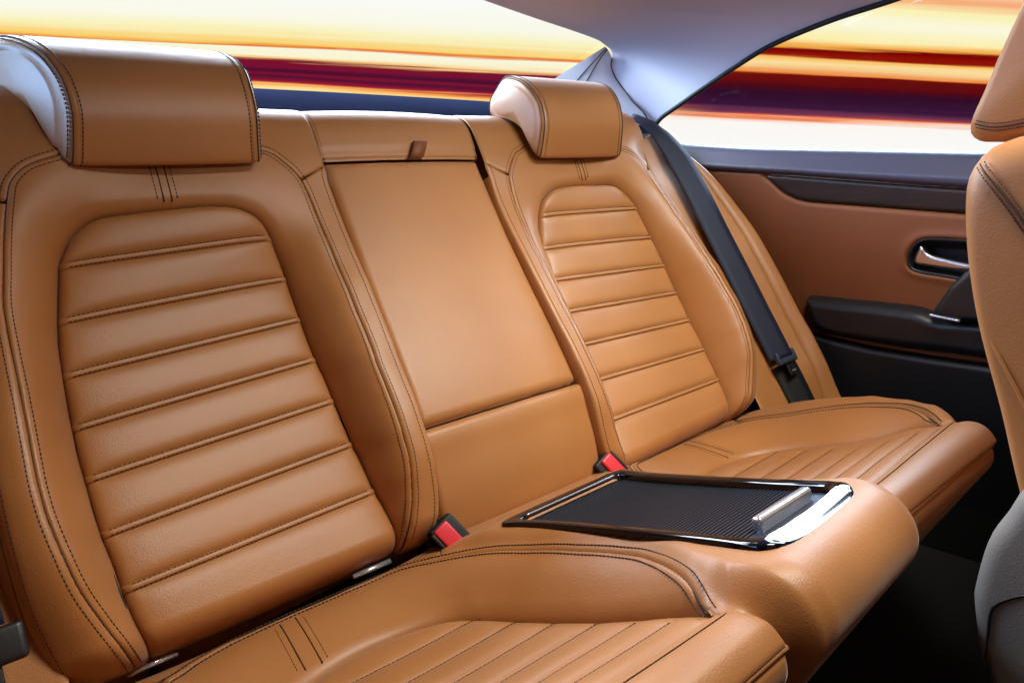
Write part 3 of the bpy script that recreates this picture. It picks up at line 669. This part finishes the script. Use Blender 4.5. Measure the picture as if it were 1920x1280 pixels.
def side_bolster(sgn, label):
    root = thing('side_bolster', label, 'side bolster', 'side bolsters beside the doors')
    S = lambda u, v, w: S_back(sgn*np.asarray(u, float), v, w)
    ss = smooth(SSEAM[:, :2], 60); so = smooth(SSIL[:, :2], 60)
    inn = [(0.545, -0.07), (0.545, 0.56), (0.60, 0.575)]
    patch('inner_panel', [np.vstack([inn, ss, [(0.70, -0.07)]])], S, W_SIDE, 'leather', root, r=0.0018, depth=0.002, res=0.003, flip=sgn < 0)
    patch('outer_panel', [np.vstack([ss[::-1], [(0.60, 0.575), (0.615, 0.58)], so, [(0.735, -0.08), (0.70, -0.08)]])], S, W_SIDE, 'leather', root, r=0.012, depth=0.016, res=0.0025, flip=sgn < 0)
    r1 = S(so[:, 0], so[:, 1], W_SIDE(so[:, 0], so[:, 1])-0.010); r2 = S(so[:, 0]+0.004, so[:, 1], W_SIDE(so[:, 0], so[:, 1])-0.09)
    loft('edge_return', [list(r1), list(r2)], 'leather', root, closed_ring=False)
    return root
side_bolster(1, 'plain tan side bolster between the navy belt and the far door')
side_bolster(-1, 'strip of tan side bolster at the lower left picture edge')

def ribbon(name, L, half, S, wf, mat, parent, thick=0.0014, lift=0.003, tilt=0.0):
    L = np.asarray(L, float); A, B = offset(L, half), offset(L, -np.asarray(half)); V, F = [], []; m = 5
    for i in range(len(L)):
        for k in range(m):
            q = A[i]*(1-k/(m-1))+B[i]*k/(m-1); V.append(S(q[0], q[1], wf(q[:1], q[1:])[0]+lift+tilt*(q[0]-L[i][0])))
    for i in range(len(L)-1):
        for k in range(m-1): F.append((i*m+k, i*m+k+1, (i+1)*m+k+1, (i+1)*m+k))
    o = mesh(name, V, F, mat, parent); md = o.modifiers.new('thick', 'SOLIDIFY'); md.thickness = thick; md.offset = 0
    return o
belt = thing('seat_belt', 'navy seat belt running down beside the far backrest', 'seat belt')
wb = lambda u, v: np.full(np.shape(u), 0.0)+np.interp(v, [-.06, .05, .2, .4, .5, .56, .6], [.062, .066, .070, .072, .070, .064, .050])
bc = smooth([(0.572, 0.615), (0.585, 0.565), (0.596, 0.525), (0.604, 0.47), (0.608, 0.40), (0.612, 0.32), (0.618, 0.24), (0.624, 0.16), (0.630, 0.10), (0.634, 0.052)], 70)
ribbon('webbing', bc, np.interp(np.arange(70), [0, 14], [0.010, 0.0245]), S_back, lambda u, v: wb(u, v)+0.010, 'web', belt, tilt=0.42)
bl = smooth([(0.636, 0.044), (0.640, 0.02), (0.643, -0.01), (0.646, -0.06)], 20)
ribbon('lower_webbing', bl, 0.024, S_back, lambda u, v: wb(u, v)+0.006, 'blackseal', belt, tilt=0.5)
Rb = np.stack([[1, 0, 0], VB, NB], 1)
def tongue(root, u, v, w):
    c = S_back(u, v, w)
    rbox('tongue_bar', c, (0.062, 0.013, 0.010), 0.004, 'tongue', root, Rb)
    rbox('tongue_grip', S_back(u, v-0.001, w+0.004), (0.040, 0.007, 0.007), 0.002, 'tongue', root, Rb)
    for s in (-1, 1): rbox('tongue_side', S_back(u+s*0.028, v+0.008, w), (0.008, 0.022, 0.009), 0.003, 'tongue', root, Rb)
    rbox('latch_plate', S_back(u+0.002, v-0.019, w+0.001), (0.026, 0.022, 0.003), 0.0012, 'blackseal', root, Rb)
    rbox('latch_window', S_back(u+0.004, v-0.022, w+0.0025), (0.012, 0.003, 0.0012), 0.0004, 'chrome', root, Rb)
tongue(belt, 0.634, 0.046, 0.088)
belt2 = thing('seat_belt', 'black belt tongue hanging at the lower left picture edge', 'seat belt')
uu, vv, ww = -0.590, 0.055, 0.098
rbox('tongue_body', S_back(uu, vv, ww), (0.050, 0.030, 0.010), 0.0048, 'black', belt2, Rb)
rbox('latch_plate', S_back(uu-0.006, vv-0.045, ww-0.002), (0.024, 0.062, 0.004), 0.0015, 'blackseal', belt2, Rb)
ribbon('webbing', smooth([(-0.600, 0.07), (-0.608, 0.2), (-0.612, 0.4), (-0.60, 0.57)], 40), 0.0235, S_back, lambda u, v: np.full(np.shape(u), 0.09), 'web', belt2)
# care label on the near insert's outer crease
Lq = [(0.4945, 0.083), (0.491, 0.049)]
lab = thing('care_label', 'small black fabric label in the crease of the near backrest', 'label')
V_ = []
for (u, v) in Lq:
    for dw in (0.022, 0.044): V_.append(S_back(-u, v, dw))
o = mesh('label_fold', [V_[0], V_[2], V_[3], V_[1]], [(0, 1, 2, 3)], 'blackseal', lab, smooth=False); md = o.modifiers.new('t', 'SOLIDIFY'); md.thickness = 0.003; md.offset = 0

# ------------------------------------------------------------------ body shell: shelf, rear window, pillar and headliner, floor
def struct(o): o['kind'] = 'structure'; return o
V_, F_ = [], []
sx = np.linspace(-0.70, 0.70, 12); prof = [(0.262, 0.545), (0.30, 0.562), (0.305, 0.5655), (0.45, 0.610), (0.60, 0.6575), (0.61, 0.655), (0.62, 0.60)]
for y, z in prof:
    for x in sx: V_.append((x, y, z-0.008*(x/0.75)**2))
for i in range(len(prof)-1):
    for j in range(len(sx)-1): F_.append((i*12+j, i*12+j+1, (i+1)*12+j+1, (i+1)*12+j))
struct(mesh('parcel_shelf', V_, F_, 'shelf'))
E1 = smooth([(0.04, 0.30, 0.797), (0.134, 0.313, 0.793), (0.268, 0.337, 0.782), (0.409, 0.358, 0.772), (0.546, 0.377, 0.763), (0.625, 0.39, 0.757), (0.662, 0.402, 0.752), (0.692, 0.412, 0.745), (0.707, 0.424, 0.731), (0.706, 0.430, 0.714), (0.702, 0.412, 0.685), (0.700, 0.391, 0.659), (0.703, 0.368, 0.628), (0.712, 0.345, 0.600), (0.718, 0.33, 0.575)], 90)
E2 = smooth([(0.721, -0.36, 0.709), (0.723, -0.285, 0.707), (0.724, -0.188, 0.699), (0.725, -0.086, 0.693), (0.727, 0.028, 0.677), (0.730, 0.11, 0.653), (0.733, 0.189, 0.626), (0.736, 0.262, 0.599), (0.738, 0.308, 0.581), (0.741, 0.326, 0.562), (0.743, 0.32, 0.540), (0.745, 0.302, 0.525)], 90)
rows = []
for a, b in zip(E1, E2):
    mid = (a+b)/2+np.array([0.03, 0.0, 0.055])*min(1, np.linalg.norm(a-b)/0.5)
    row = []
    for t in np.linspace(0, 1, 22): row.append((1-t)**2*a+2*t*(1-t)*mid+t*t*b)
    rows.append(row)
struct(loft('headliner', rows, 'lining', None, closed_ring=False))
# pillar base trim and rear window
pb = thing('pillar_trim', 'pale lavender rear pillar trim behind the far headrest', 'pillar trim')
seal = tube('window_seal', E2[8:]-[0.004, 0, 0.002], 0.005, 'blackseal', pb, 8)
In = resample([(0.664, 0.404, 0.749), (0.575, 0.580, 0.668)], 24)
Ou = resample([(0.709, 0.424, 0.731), (0.708, 0.429, 0.714), (0.704, 0.412, 0.685), (0.703, 0.390, 0.659), (0.706, 0.367, 0.628), (0.716, 0.343, 0.600), (0.722, 0.327, 0.57), (0.725, 0.31, 0.52)], 24)
rows = []
for a, b in zip(In, Ou):
    m_ = (a+b)/2+np.array([-0.006, -0.008, 0.004]); rows.append([(1-t)**2*a+2*t*(1-t)*m_+t*t*b for t in np.linspace(0, 1, 10)])
loft('lower_trim', rows, 'pillar', pb, closed_ring=False)
for f in (0.30, 0.42):
    tube('groove', np.array([r[int(f*9)] for r in rows])+np.array([-0.001, -0.001, 0]), 0.0011, 'blackseal', pb, 6)
tube('split_line', Ou[:22]+np.array([-0.002, -0.002, 0]), 0.0013, 'blackseal', pb, 6)
rw = thing('rear_window', 'clear rear window above the navy parcel shelf', 'window')
g = [[(x, 0.262+(x/0.7)**2*0.05, 0.803-(x/0.7)**2*0.03) for x in np.linspace(-0.64, 0.64, 9)], [(x, 0.60, 0.664) for x in np.linspace(-0.70, 0.575, 9)]]
o = loft('pane', g, 'glass', rw, closed_ring=False)

# ------------------------------------------------------------------ far door
door = thing('rear_door', 'brown leather inner door panel with dark wood strip and black armrest', 'door')
def S_door(y, z, w):
    y, z, w = np.broadcast_arrays(*(np.asarray(q, float) for q in (y, z, w)))
    return np.stack([0.76-0.12*(z-0.4)-w, y, z], -1)
flat0 = lambda c: (lambda u, v: np.full(np.shape(u), float(c)))
sill = np.array([(0.300, 0.5235), (0.293, 0.522), (0.099, 0.493), (-0.117, 0.465), (-0.293, 0.442), (-0.9, 0.37), (-0.9, 0.305), (-0.294, 0.384), (-0.154, 0.405), (0.009, 0.430), (0.173, 0.452), (0.300, 0.469)])
topl = lambda y: np.interp(y, [-.9, -.293, -.117, .099, .293, .34], [.37, .442, .465, .493, .522, .53])
patch('window_sill', [sill], S_door, lambda u, v: 0.020-0.75*np.clip(v-(topl(u)-0.040), 0, 1)+0.0*u, 'sill', door, r=0.012, depth=0.014, res=0.004)
up = np.array([(0.34, 0.478), (0.173, 0.455), (0.009, 0.433), (-0.154, 0.408), (-0.294, 0.387), (-0.9, 0.308), (-0.9, 0.05), (-0.34, 0.05), (-0.05, 0.05), (0.34, 0.05)])
wood_p = np.array([(0.060, 0.434), (0.009, 0.4285), (-0.154, 0.4035), (-0.294, 0.3825), (-0.9, 0.303), (-0.9, 0.262), (-0.294, 0.341), (-0.114, 0.364), (-0.035, 0.374), (-0.011, 0.380), (0.012, 0.391), (0.030, 0.406), (0.045, 0.422)])
hand = smooth([(-0.2145, 0.268), (-0.222, 0.285), (-0.236, 0.297), (-0.262, 0.299), (-0.33, 0.294), (-0.40, 0.286), (-0.412, 0.26), (-0.40, 0.228), (-0.33, 0.226), (-0.27, 0.235), (-0.232, 0.241), (-0.217, 0.249)], 70, True)
def w_up(u, v):
    d, _ = nearest(np.stack([u, v], 1), [hand]); return 0.010+0.006*np.exp(-((v-0.30)/0.12)**2)+0.004*np.exp(-(d/0.012)**2)
patch('upper_panel', [up, hand, wood_p], S_door, w_up, 'leather_dark', door, r=0.008, depth=0.010, res=0.004)
patch('wood_strip', [wood_p], S_door, flat0(0.012), 'wood', door, r=0.004, depth=0.008, res=0.004)
patch('handle_recess', [offset(hand, 0.0)], S_door, lambda u, v: 0.004-1.2*np.clip(nearest(np.stack([u, v], 1), [hand])[0], 0, 0.018), 'black', door, r=0, res=0.003)
tube('handle_bezel', S_door(hand[:, 0], hand[:, 1], np.full(len(hand), 0.013)), 0.0032, 'black', door, 8, closed=True)
lev = smooth([(-0.222, 0.257), (-0.232, 0.286), (-0.238, 0.284), (-0.246, 0.274), (-0.262, 0.268), (-0.296, 0.2595), (-0.34, 0.252), (-0.36, 0.245), (-0.34, 0.240), (-0.296, 0.243), (-0.25, 0.249)], 90, True)
patch('door_lever', [lev], S_door, flat0(0.013), 'silver', door, r=0.007, depth=0.008, res=0.0016)
# armrest: rounded bolster standing out, pull handle at its front, pocket panel below
arm = np.array([(-0.026, 0.180), (-0.04, 0.187), (-0.11, 0.184), (-0.206, 0.180), (-0.243, 0.175), (-0.268, 0.166), (-0.30, 0.165), (-0.45, 0.165), (-0.9, 0.15), (-0.9, 0.06), (-0.334, 0.092), (-0.26, 0.094), (-0.148, 0.100), (-0.048, 0.116)])
patch('armrest', [smooth(arm, 160, True)], S_door, lambda u, v: 0.045+0.0*u, 'black', door, r=0.022, depth=0.040, res=0.003)
pocket = np.array([(0.0, 0.112), (-0.048, 0.106), (-0.148, 0.092), (-0.26, 0.086), (-0.334, 0.084), (-0.9, 0.05), (-0.9, -0.30), (0.0, -0.30)])
patch('door_pocket', [pocket], S_door, lambda u, v: 0.032+0.0*u, 'black', door, r=0.012, depth=0.02, res=0.005)
pull = np.array([(-0.262, 0.172), (-0.292, 0.224), (-0.36, 0.30), (-0.40, 0.30), (-0.38, 0.16), (-0.30, 0.160)])
patch('pull_handle', [pull], S_door, lambda u, v: 0.062+0.0*u, 'black', door, r=0.012, depth=0.03, res=0.004)
p = S_door(np.linspace(-0.266, -0.312, 8), np.linspace(0.1715, 0.164, 8), 0.062); tube('chrome_accent', p, 0.0028, 'chrome', door, 8)
mesh('door_seal', [(0.80, 0.34, 0.44), (0.80, -0.9, 0.30), (0.80, -0.9, -0.35), (0.80, 0.34, -0.35)], [(0, 1, 2, 3)], 'blackseal', door, smooth=False)
sw = thing('side_window', 'clear side window of the far door', 'window')
pts = E2[4:]; cx = [(p[0]+0.01, p[1], p[2]) for p in pts]+[(0.757, 0.10, 0.475), (0.767, -0.30, 0.42), (0.77, -0.8, 0.36)]
mesh('pane', cx, [tuple(range(len(cx)))], 'glass', sw, smooth=False)

# ------------------------------------------------------------------ front seat at the right edge
fs = thing('front_seatback', 'tan leather front seatback cut off by the right picture edge', 'seatback')
sp = smooth([(-0.540, 0.434), (-0.518, 0.428), (-0.507, 0.420), (-0.4985, 0.402), (-0.498, 0.375), (-0.503, 0.33), (-0.514, 0.276), (-0.534, 0.205), (-0.551, 0.138), (-0.585, 0.02), (-0.62, 0.0), (-0.72, 0.02), (-0.70, 0.15), (-0.66, 0.28), (-0.63, 0.38), (-0.60, 0.425), (-0.57, 0.436)], 120, True)
_, caps, _, _ = extruded('fs', fs, sp, lambda y, z, s: 0.25, 0.35, 'leather', edge=0.02, dome=0.002)
def on_cap(L):
    d, _ = nearest(np.asarray(L, float), [sp]); k = np.clip(0.02-d, 0, 0.02); return np.array([(0.0985+0.02-math.sqrt(0.0004-q*q), y, z) for (y, z), q in zip(L, k)])
cs = smooth([(-0.5095, 0.4135), (-0.516, 0.405), (-0.528, 0.388), (-0.543, 0.365), (-0.570, 0.32), (-0.60, 0.26)], 60)
sid = np.tile([-1.0, 0, 0], (60, 1))
dashes('stitching', [(on_cap(offset(cs, 0.0035)), sid), (on_cap(offset(cs, -0.0035)), sid)], 'thread', fs, pitch=0.003, length=0.002, width=0.0009)
tube('seam', on_cap(cs), 0.0007, 'thread', fs, 6)
tube('side_piping', on_cap(smooth([(-0.5135, 0.296), (-0.518, 0.287), (-0.527, 0.268), (-0.540, 0.243), (-0.552, 0.22), (-0.58, 0.16)], 40)), 0.0014, 'leather', fs, 8)
pl = smooth([(-0.575, 0.175), (-0.560, 0.145), (-0.549, 0.118), (-0.5425, 0.077), (-0.5425, 0.060), (-0.549, 0.021), (-0.560, -0.014), (-0.585, -0.08), (-0.66, -0.10), (-0.75, 0.0), (-0.70, 0.17), (-0.62, 0.20)], 100, True)
rc = thing('seat_hinge_cover', 'grey plastic hinge cover of the front seat at the lower right edge', 'hinge cover')
extruded('hc', rc, pl, lambda y, z, s: 0.035, 0.068, 'greyplastic', edge=0.016, dome=0.003, nx=6)
ins2 = smooth([(-0.563, 0.075), (-0.557, 0.05), (-0.562, 0.0), (-0.60, -0.06), (-0.68, -0.03), (-0.68, 0.09), (-0.60, 0.095)], 60, True)
tube('groove', np.array([(0.0315, y, z) for y, z in ins2]), 0.0012, 'blackseal', rc, 6, closed=True)
fh = thing('front_headrest', 'tan leather front headrest at the upper right picture edge', 'headrest')
hp = smooth([(-0.540, 0.600), (-0.524, 0.560), (-0.515, 0.539), (-0.503, 0.508), (-0.492, 0.476), (-0.483, 0.450), (-0.486, 0.437), (-0.501, 0.432), (-0.54, 0.434), (-0.60, 0.44), (-0.62, 0.50), (-0.61, 0.58), (-0.57, 0.62)], 110, True)
extruded('fh', fh, hp, lambda y, z, s: 0.13, 0.285, 'leather', edge=0.012, dome=0.004)
zz = smooth([(-0.489, 0.4455), (-0.505, 0.441), (-0.53, 0.4425), (-0.57, 0.449)], 50)
n50 = np.tile([-1.0, 0, 0], (50, 1))
dashes('stitching', [(np.array([(0.1545, y, z) for y, z in zz]), n50), (np.array([(0.1545, y, z+0.006) for y, z in zz]), n50)], 'thread', fh, pitch=0.003, length=0.002, width=0.0008)
tube('seam', np.array([(0.1545, y, z+0.003) for y, z in zz]), 0.0007, 'thread', fh, 6)
for x in (0.25, 0.32): tube('post', [(x, -0.55, 0.40), (x, -0.55, 0.46)], 0.006, 'black', fh, 10)

# unseen ceiling panels, open under the lamps, and unseen seat, added to shade the cabin
V_, F_ = [], []
for x0, x1, y0, y1 in ((-0.72, -0.42, -1.05, 0.22), (0.42, 0.62, -1.05, -0.40), (-0.42, 0.42, -0.36, 0.22), (-0.42, 0.42, -1.05, -0.92)):
    k = len(V_); V_ += [(x0, y0, 0.835), (x1, y0, 0.835), (x1, y1, 0.835), (x0, y1, 0.835)]; F_.append((k, k+3, k+2, k+1))
struct(mesh('roof', V_, F_, 'lining', None, smooth=False))
nf = bpy.data.objects.new('seat_light_blocker', None); COL.objects.link(nf); struct(nf)
extruded('nf', nf, sp*[1.0, 1.25]+[-0.30, 0.08], lambda y, z, s: 0.25, -0.37, 'leather', edge=0.02, dome=0.002)
# unseen near-side sheet, door and pillar outline, added to block light from the left
struct(mesh('wall_near_door', [(-0.79, -0.55, -0.30), (-0.79, 0.60, -0.30), (-0.765, 0.60, 0.56), (-0.765, 0.30, 0.515), (-0.765, -0.55, 0.42)], [(0, 1, 2, 3, 4)], 'leather_dark', smooth=False))
# ------------------------------------------------------------------ floor and wall behind the bench
struct(mesh('floor', [(-1.2, -1.4, -0.30), (0.82, -1.4, -0.30), (0.82, 0.4, -0.30), (-1.2, 0.4, -0.30)], [(0, 1, 2, 3)], 'carpet', smooth=False))
struct(mesh('bulkhead', [tuple(S_back(s*0.80, v, -0.035)) for v in (-0.28, 0.56) for s in (-1, 1)], [(0, 1, 3, 2)], 'carpet', smooth=False))
tun = [[(x, y, z) for x, z in ((-0.16, -0.30), (-0.13, -0.22), (0.13, -0.22), (0.16, -0.30))] for y in (-1.3, -0.48)]
struct(loft('floor_tunnel', tun, 'carpet', None, closed_ring=False, smooth_=False))

# ------------------------------------------------------------------ streaked sunset backdrop far outside the windows
def backdrop():
    m = bpy.data.materials.new('sunset_streaks'); m.use_nodes = True; nt = m.node_tree; nt.nodes.clear()
    out = N(nt, 'ShaderNodeOutputMaterial'); em = N(nt, 'ShaderNodeEmission'); em.inputs[1].default_value = 1.0; nt.links.new(em.outputs[0], out.inputs[0])
    tc = N(nt, 'ShaderNodeTexCoord'); sep = N(nt, 'ShaderNodeSeparateXYZ'); nt.links.new(tc.outputs['Object'], sep.inputs[0])
    mp = N(nt, 'ShaderNodeMapping'); mp.inputs['Scale'].default_value = (0.10, 4.0, 1); nt.links.new(tc.outputs['Object'], mp.inputs[0])
    n1 = N(nt, 'ShaderNodeTexNoise'); n1.inputs['Scale'].default_value = 2.2; n1.inputs['Detail'].default_value = 6; n1.inputs['Roughness'].default_value = 0.6; nt.links.new(mp.outputs[0], n1.inputs['Vector'])
    mp2 = N(nt, 'ShaderNodeMapping'); mp2.inputs['Scale'].default_value = (0.18, 0.5, 1); nt.links.new(tc.outputs['Object'], mp2.inputs[0])
    n2 = N(nt, 'ShaderNodeTexNoise'); n2.inputs['Scale'].default_value = 1.5; n2.inputs['Detail'].default_value = 1; nt.links.new(mp2.outputs[0], n2.inputs['Vector'])
    # height in metres, wobbling slowly along the streaks
    def math_(op, a, b):
        q = N(nt, 'ShaderNodeMath', operation=op)
        for k, s in enumerate((a, b)):
            if isinstance(s, (int, float)): q.inputs[k].default_value = s
            else: nt.links.new(s, q.inputs[k])
        return q.outputs[0]
    h = math_('ADD', sep.outputs['Y'], math_('MULTIPLY', math_('SUBTRACT', n1.outputs['Fac'], 0.5), 0.16))
    h = math_('ADD', h, math_('MULTIPLY', math_('SUBTRACT', n2.outputs['Fac'], 0.5), 0.10))
    mp3 = N(nt, 'ShaderNodeMapping'); mp3.inputs['Scale'].default_value = (0.06, 16.0, 1); nt.links.new(tc.outputs['Object'], mp3.inputs[0])
    n3 = N(nt, 'ShaderNodeTexNoise'); n3.inputs['Scale'].default_value = 2.0; n3.inputs['Detail'].default_value = 4; nt.links.new(mp3.outputs[0], n3.inputs['Vector'])
    h = math_('ADD', h, math_('MULTIPLY', math_('SUBTRACT', n3.outputs['Fac'], 0.5), 0.07))
    f = math_('DIVIDE', math_('SUBTRACT', h, 1.6), 2.0)                # 1.6 .. 3.6 m
    def ramp(stops):
        r = N(nt, 'ShaderNodeValToRGB'); e = r.color_ramp.elements
        while len(e) > 1: e.remove(e[-1])
        for k, (y, c) in enumerate(sorted(stops, key=lambda s: -s[0])):
            pos = ((640-y)*6/1250-1.6)/2.0
            q = e[0] if k == 0 else e.new(max(0, min(1, pos)))
            q.position = max(0, min(1, pos)); q.color = srgb(*c)
        nt.links.new(f, r.inputs[0]); return r.outputs[0]
    right = ramp([(268, (255, 254, 252)), (206, (255, 250, 246)), (199, (255, 176, 130)), (196, (225, 90, 60)), (192, (118, 55, 85)), (177, (58, 22, 58)), (152, (48, 12, 40)), (138, (80, 8, 20)), (118, (112, 14, 10)), (113, (240, 130, 50)), (96, (255, 226, 160)), (84, (255, 190, 90)), (80, (150, 20, 8)), (64, (120, 0, 0)), (60, (250, 170, 70)), (44, (255, 240, 170)), (12, (255, 252, 224)), (-18, (255, 244, 180)), (-34, (250, 170, 120)), (-68, (255, 235, 200))])
    left = ramp([(268, (255, 254, 252)), (202, (255, 250, 240)), (193, (255, 222, 140)), (187, (255, 160, 80)), (183, (165, 25, 50)), (174, (78, 14, 48)), (164, (130, 18, 46)), (156, (66, 12, 44)), (147, (120, 16, 50)), (137, (128, 14, 40)), (133, (255, 200, 130)), (126, (255, 246, 205)), (114, (255, 252, 224)), (110, (235, 110, 40)), (105, (255, 208, 100)), (86, (255, 246, 190)), (56, (255, 254, 236)), (10, (255, 255, 252)), (-60, (255, 255, 255))])
    fx = N(nt, 'ShaderNodeMapRange'); fx.interpolation_type = 'SMOOTHSTEP'; fx.inputs['From Min'].default_value = 0.7; fx.inputs['From Max'].default_value = 1.8; nt.links.new(sep.outputs['X'], fx.inputs['Value'])
    mx = N(nt, 'ShaderNodeMix', data_type='RGBA'); nt.links.new(fx.outputs[0], mx.inputs['Factor']); nt.links.new(left, mx.inputs['A']); nt.links.new(right, mx.inputs['B'])
    nt.links.new(mx.outputs['Result'], em.inputs[0])
    return m
M['streaks'] = backdrop()
sky = mesh('sky', [(-9, -2, 0), (9, -2, 0), (9, 6, 0), (-9, 6, 0)], [(0, 1, 2, 3)], 'streaks', smooth=False); struct(sky)
ax = math.cos(0.05)*_r-math.sin(0.05)*_u; ay = math.cos(0.05)*_u+math.sin(0.05)*_r; az = np.cross(ax, ay); ctr = CAM+6*_f
sky.matrix_world = Matrix(((ax[0], ay[0], az[0], ctr[0]), (ax[1], ay[1], az[1], ctr[1]), (ax[2], ay[2], az[2], ctr[2]), (0, 0, 0, 1)))
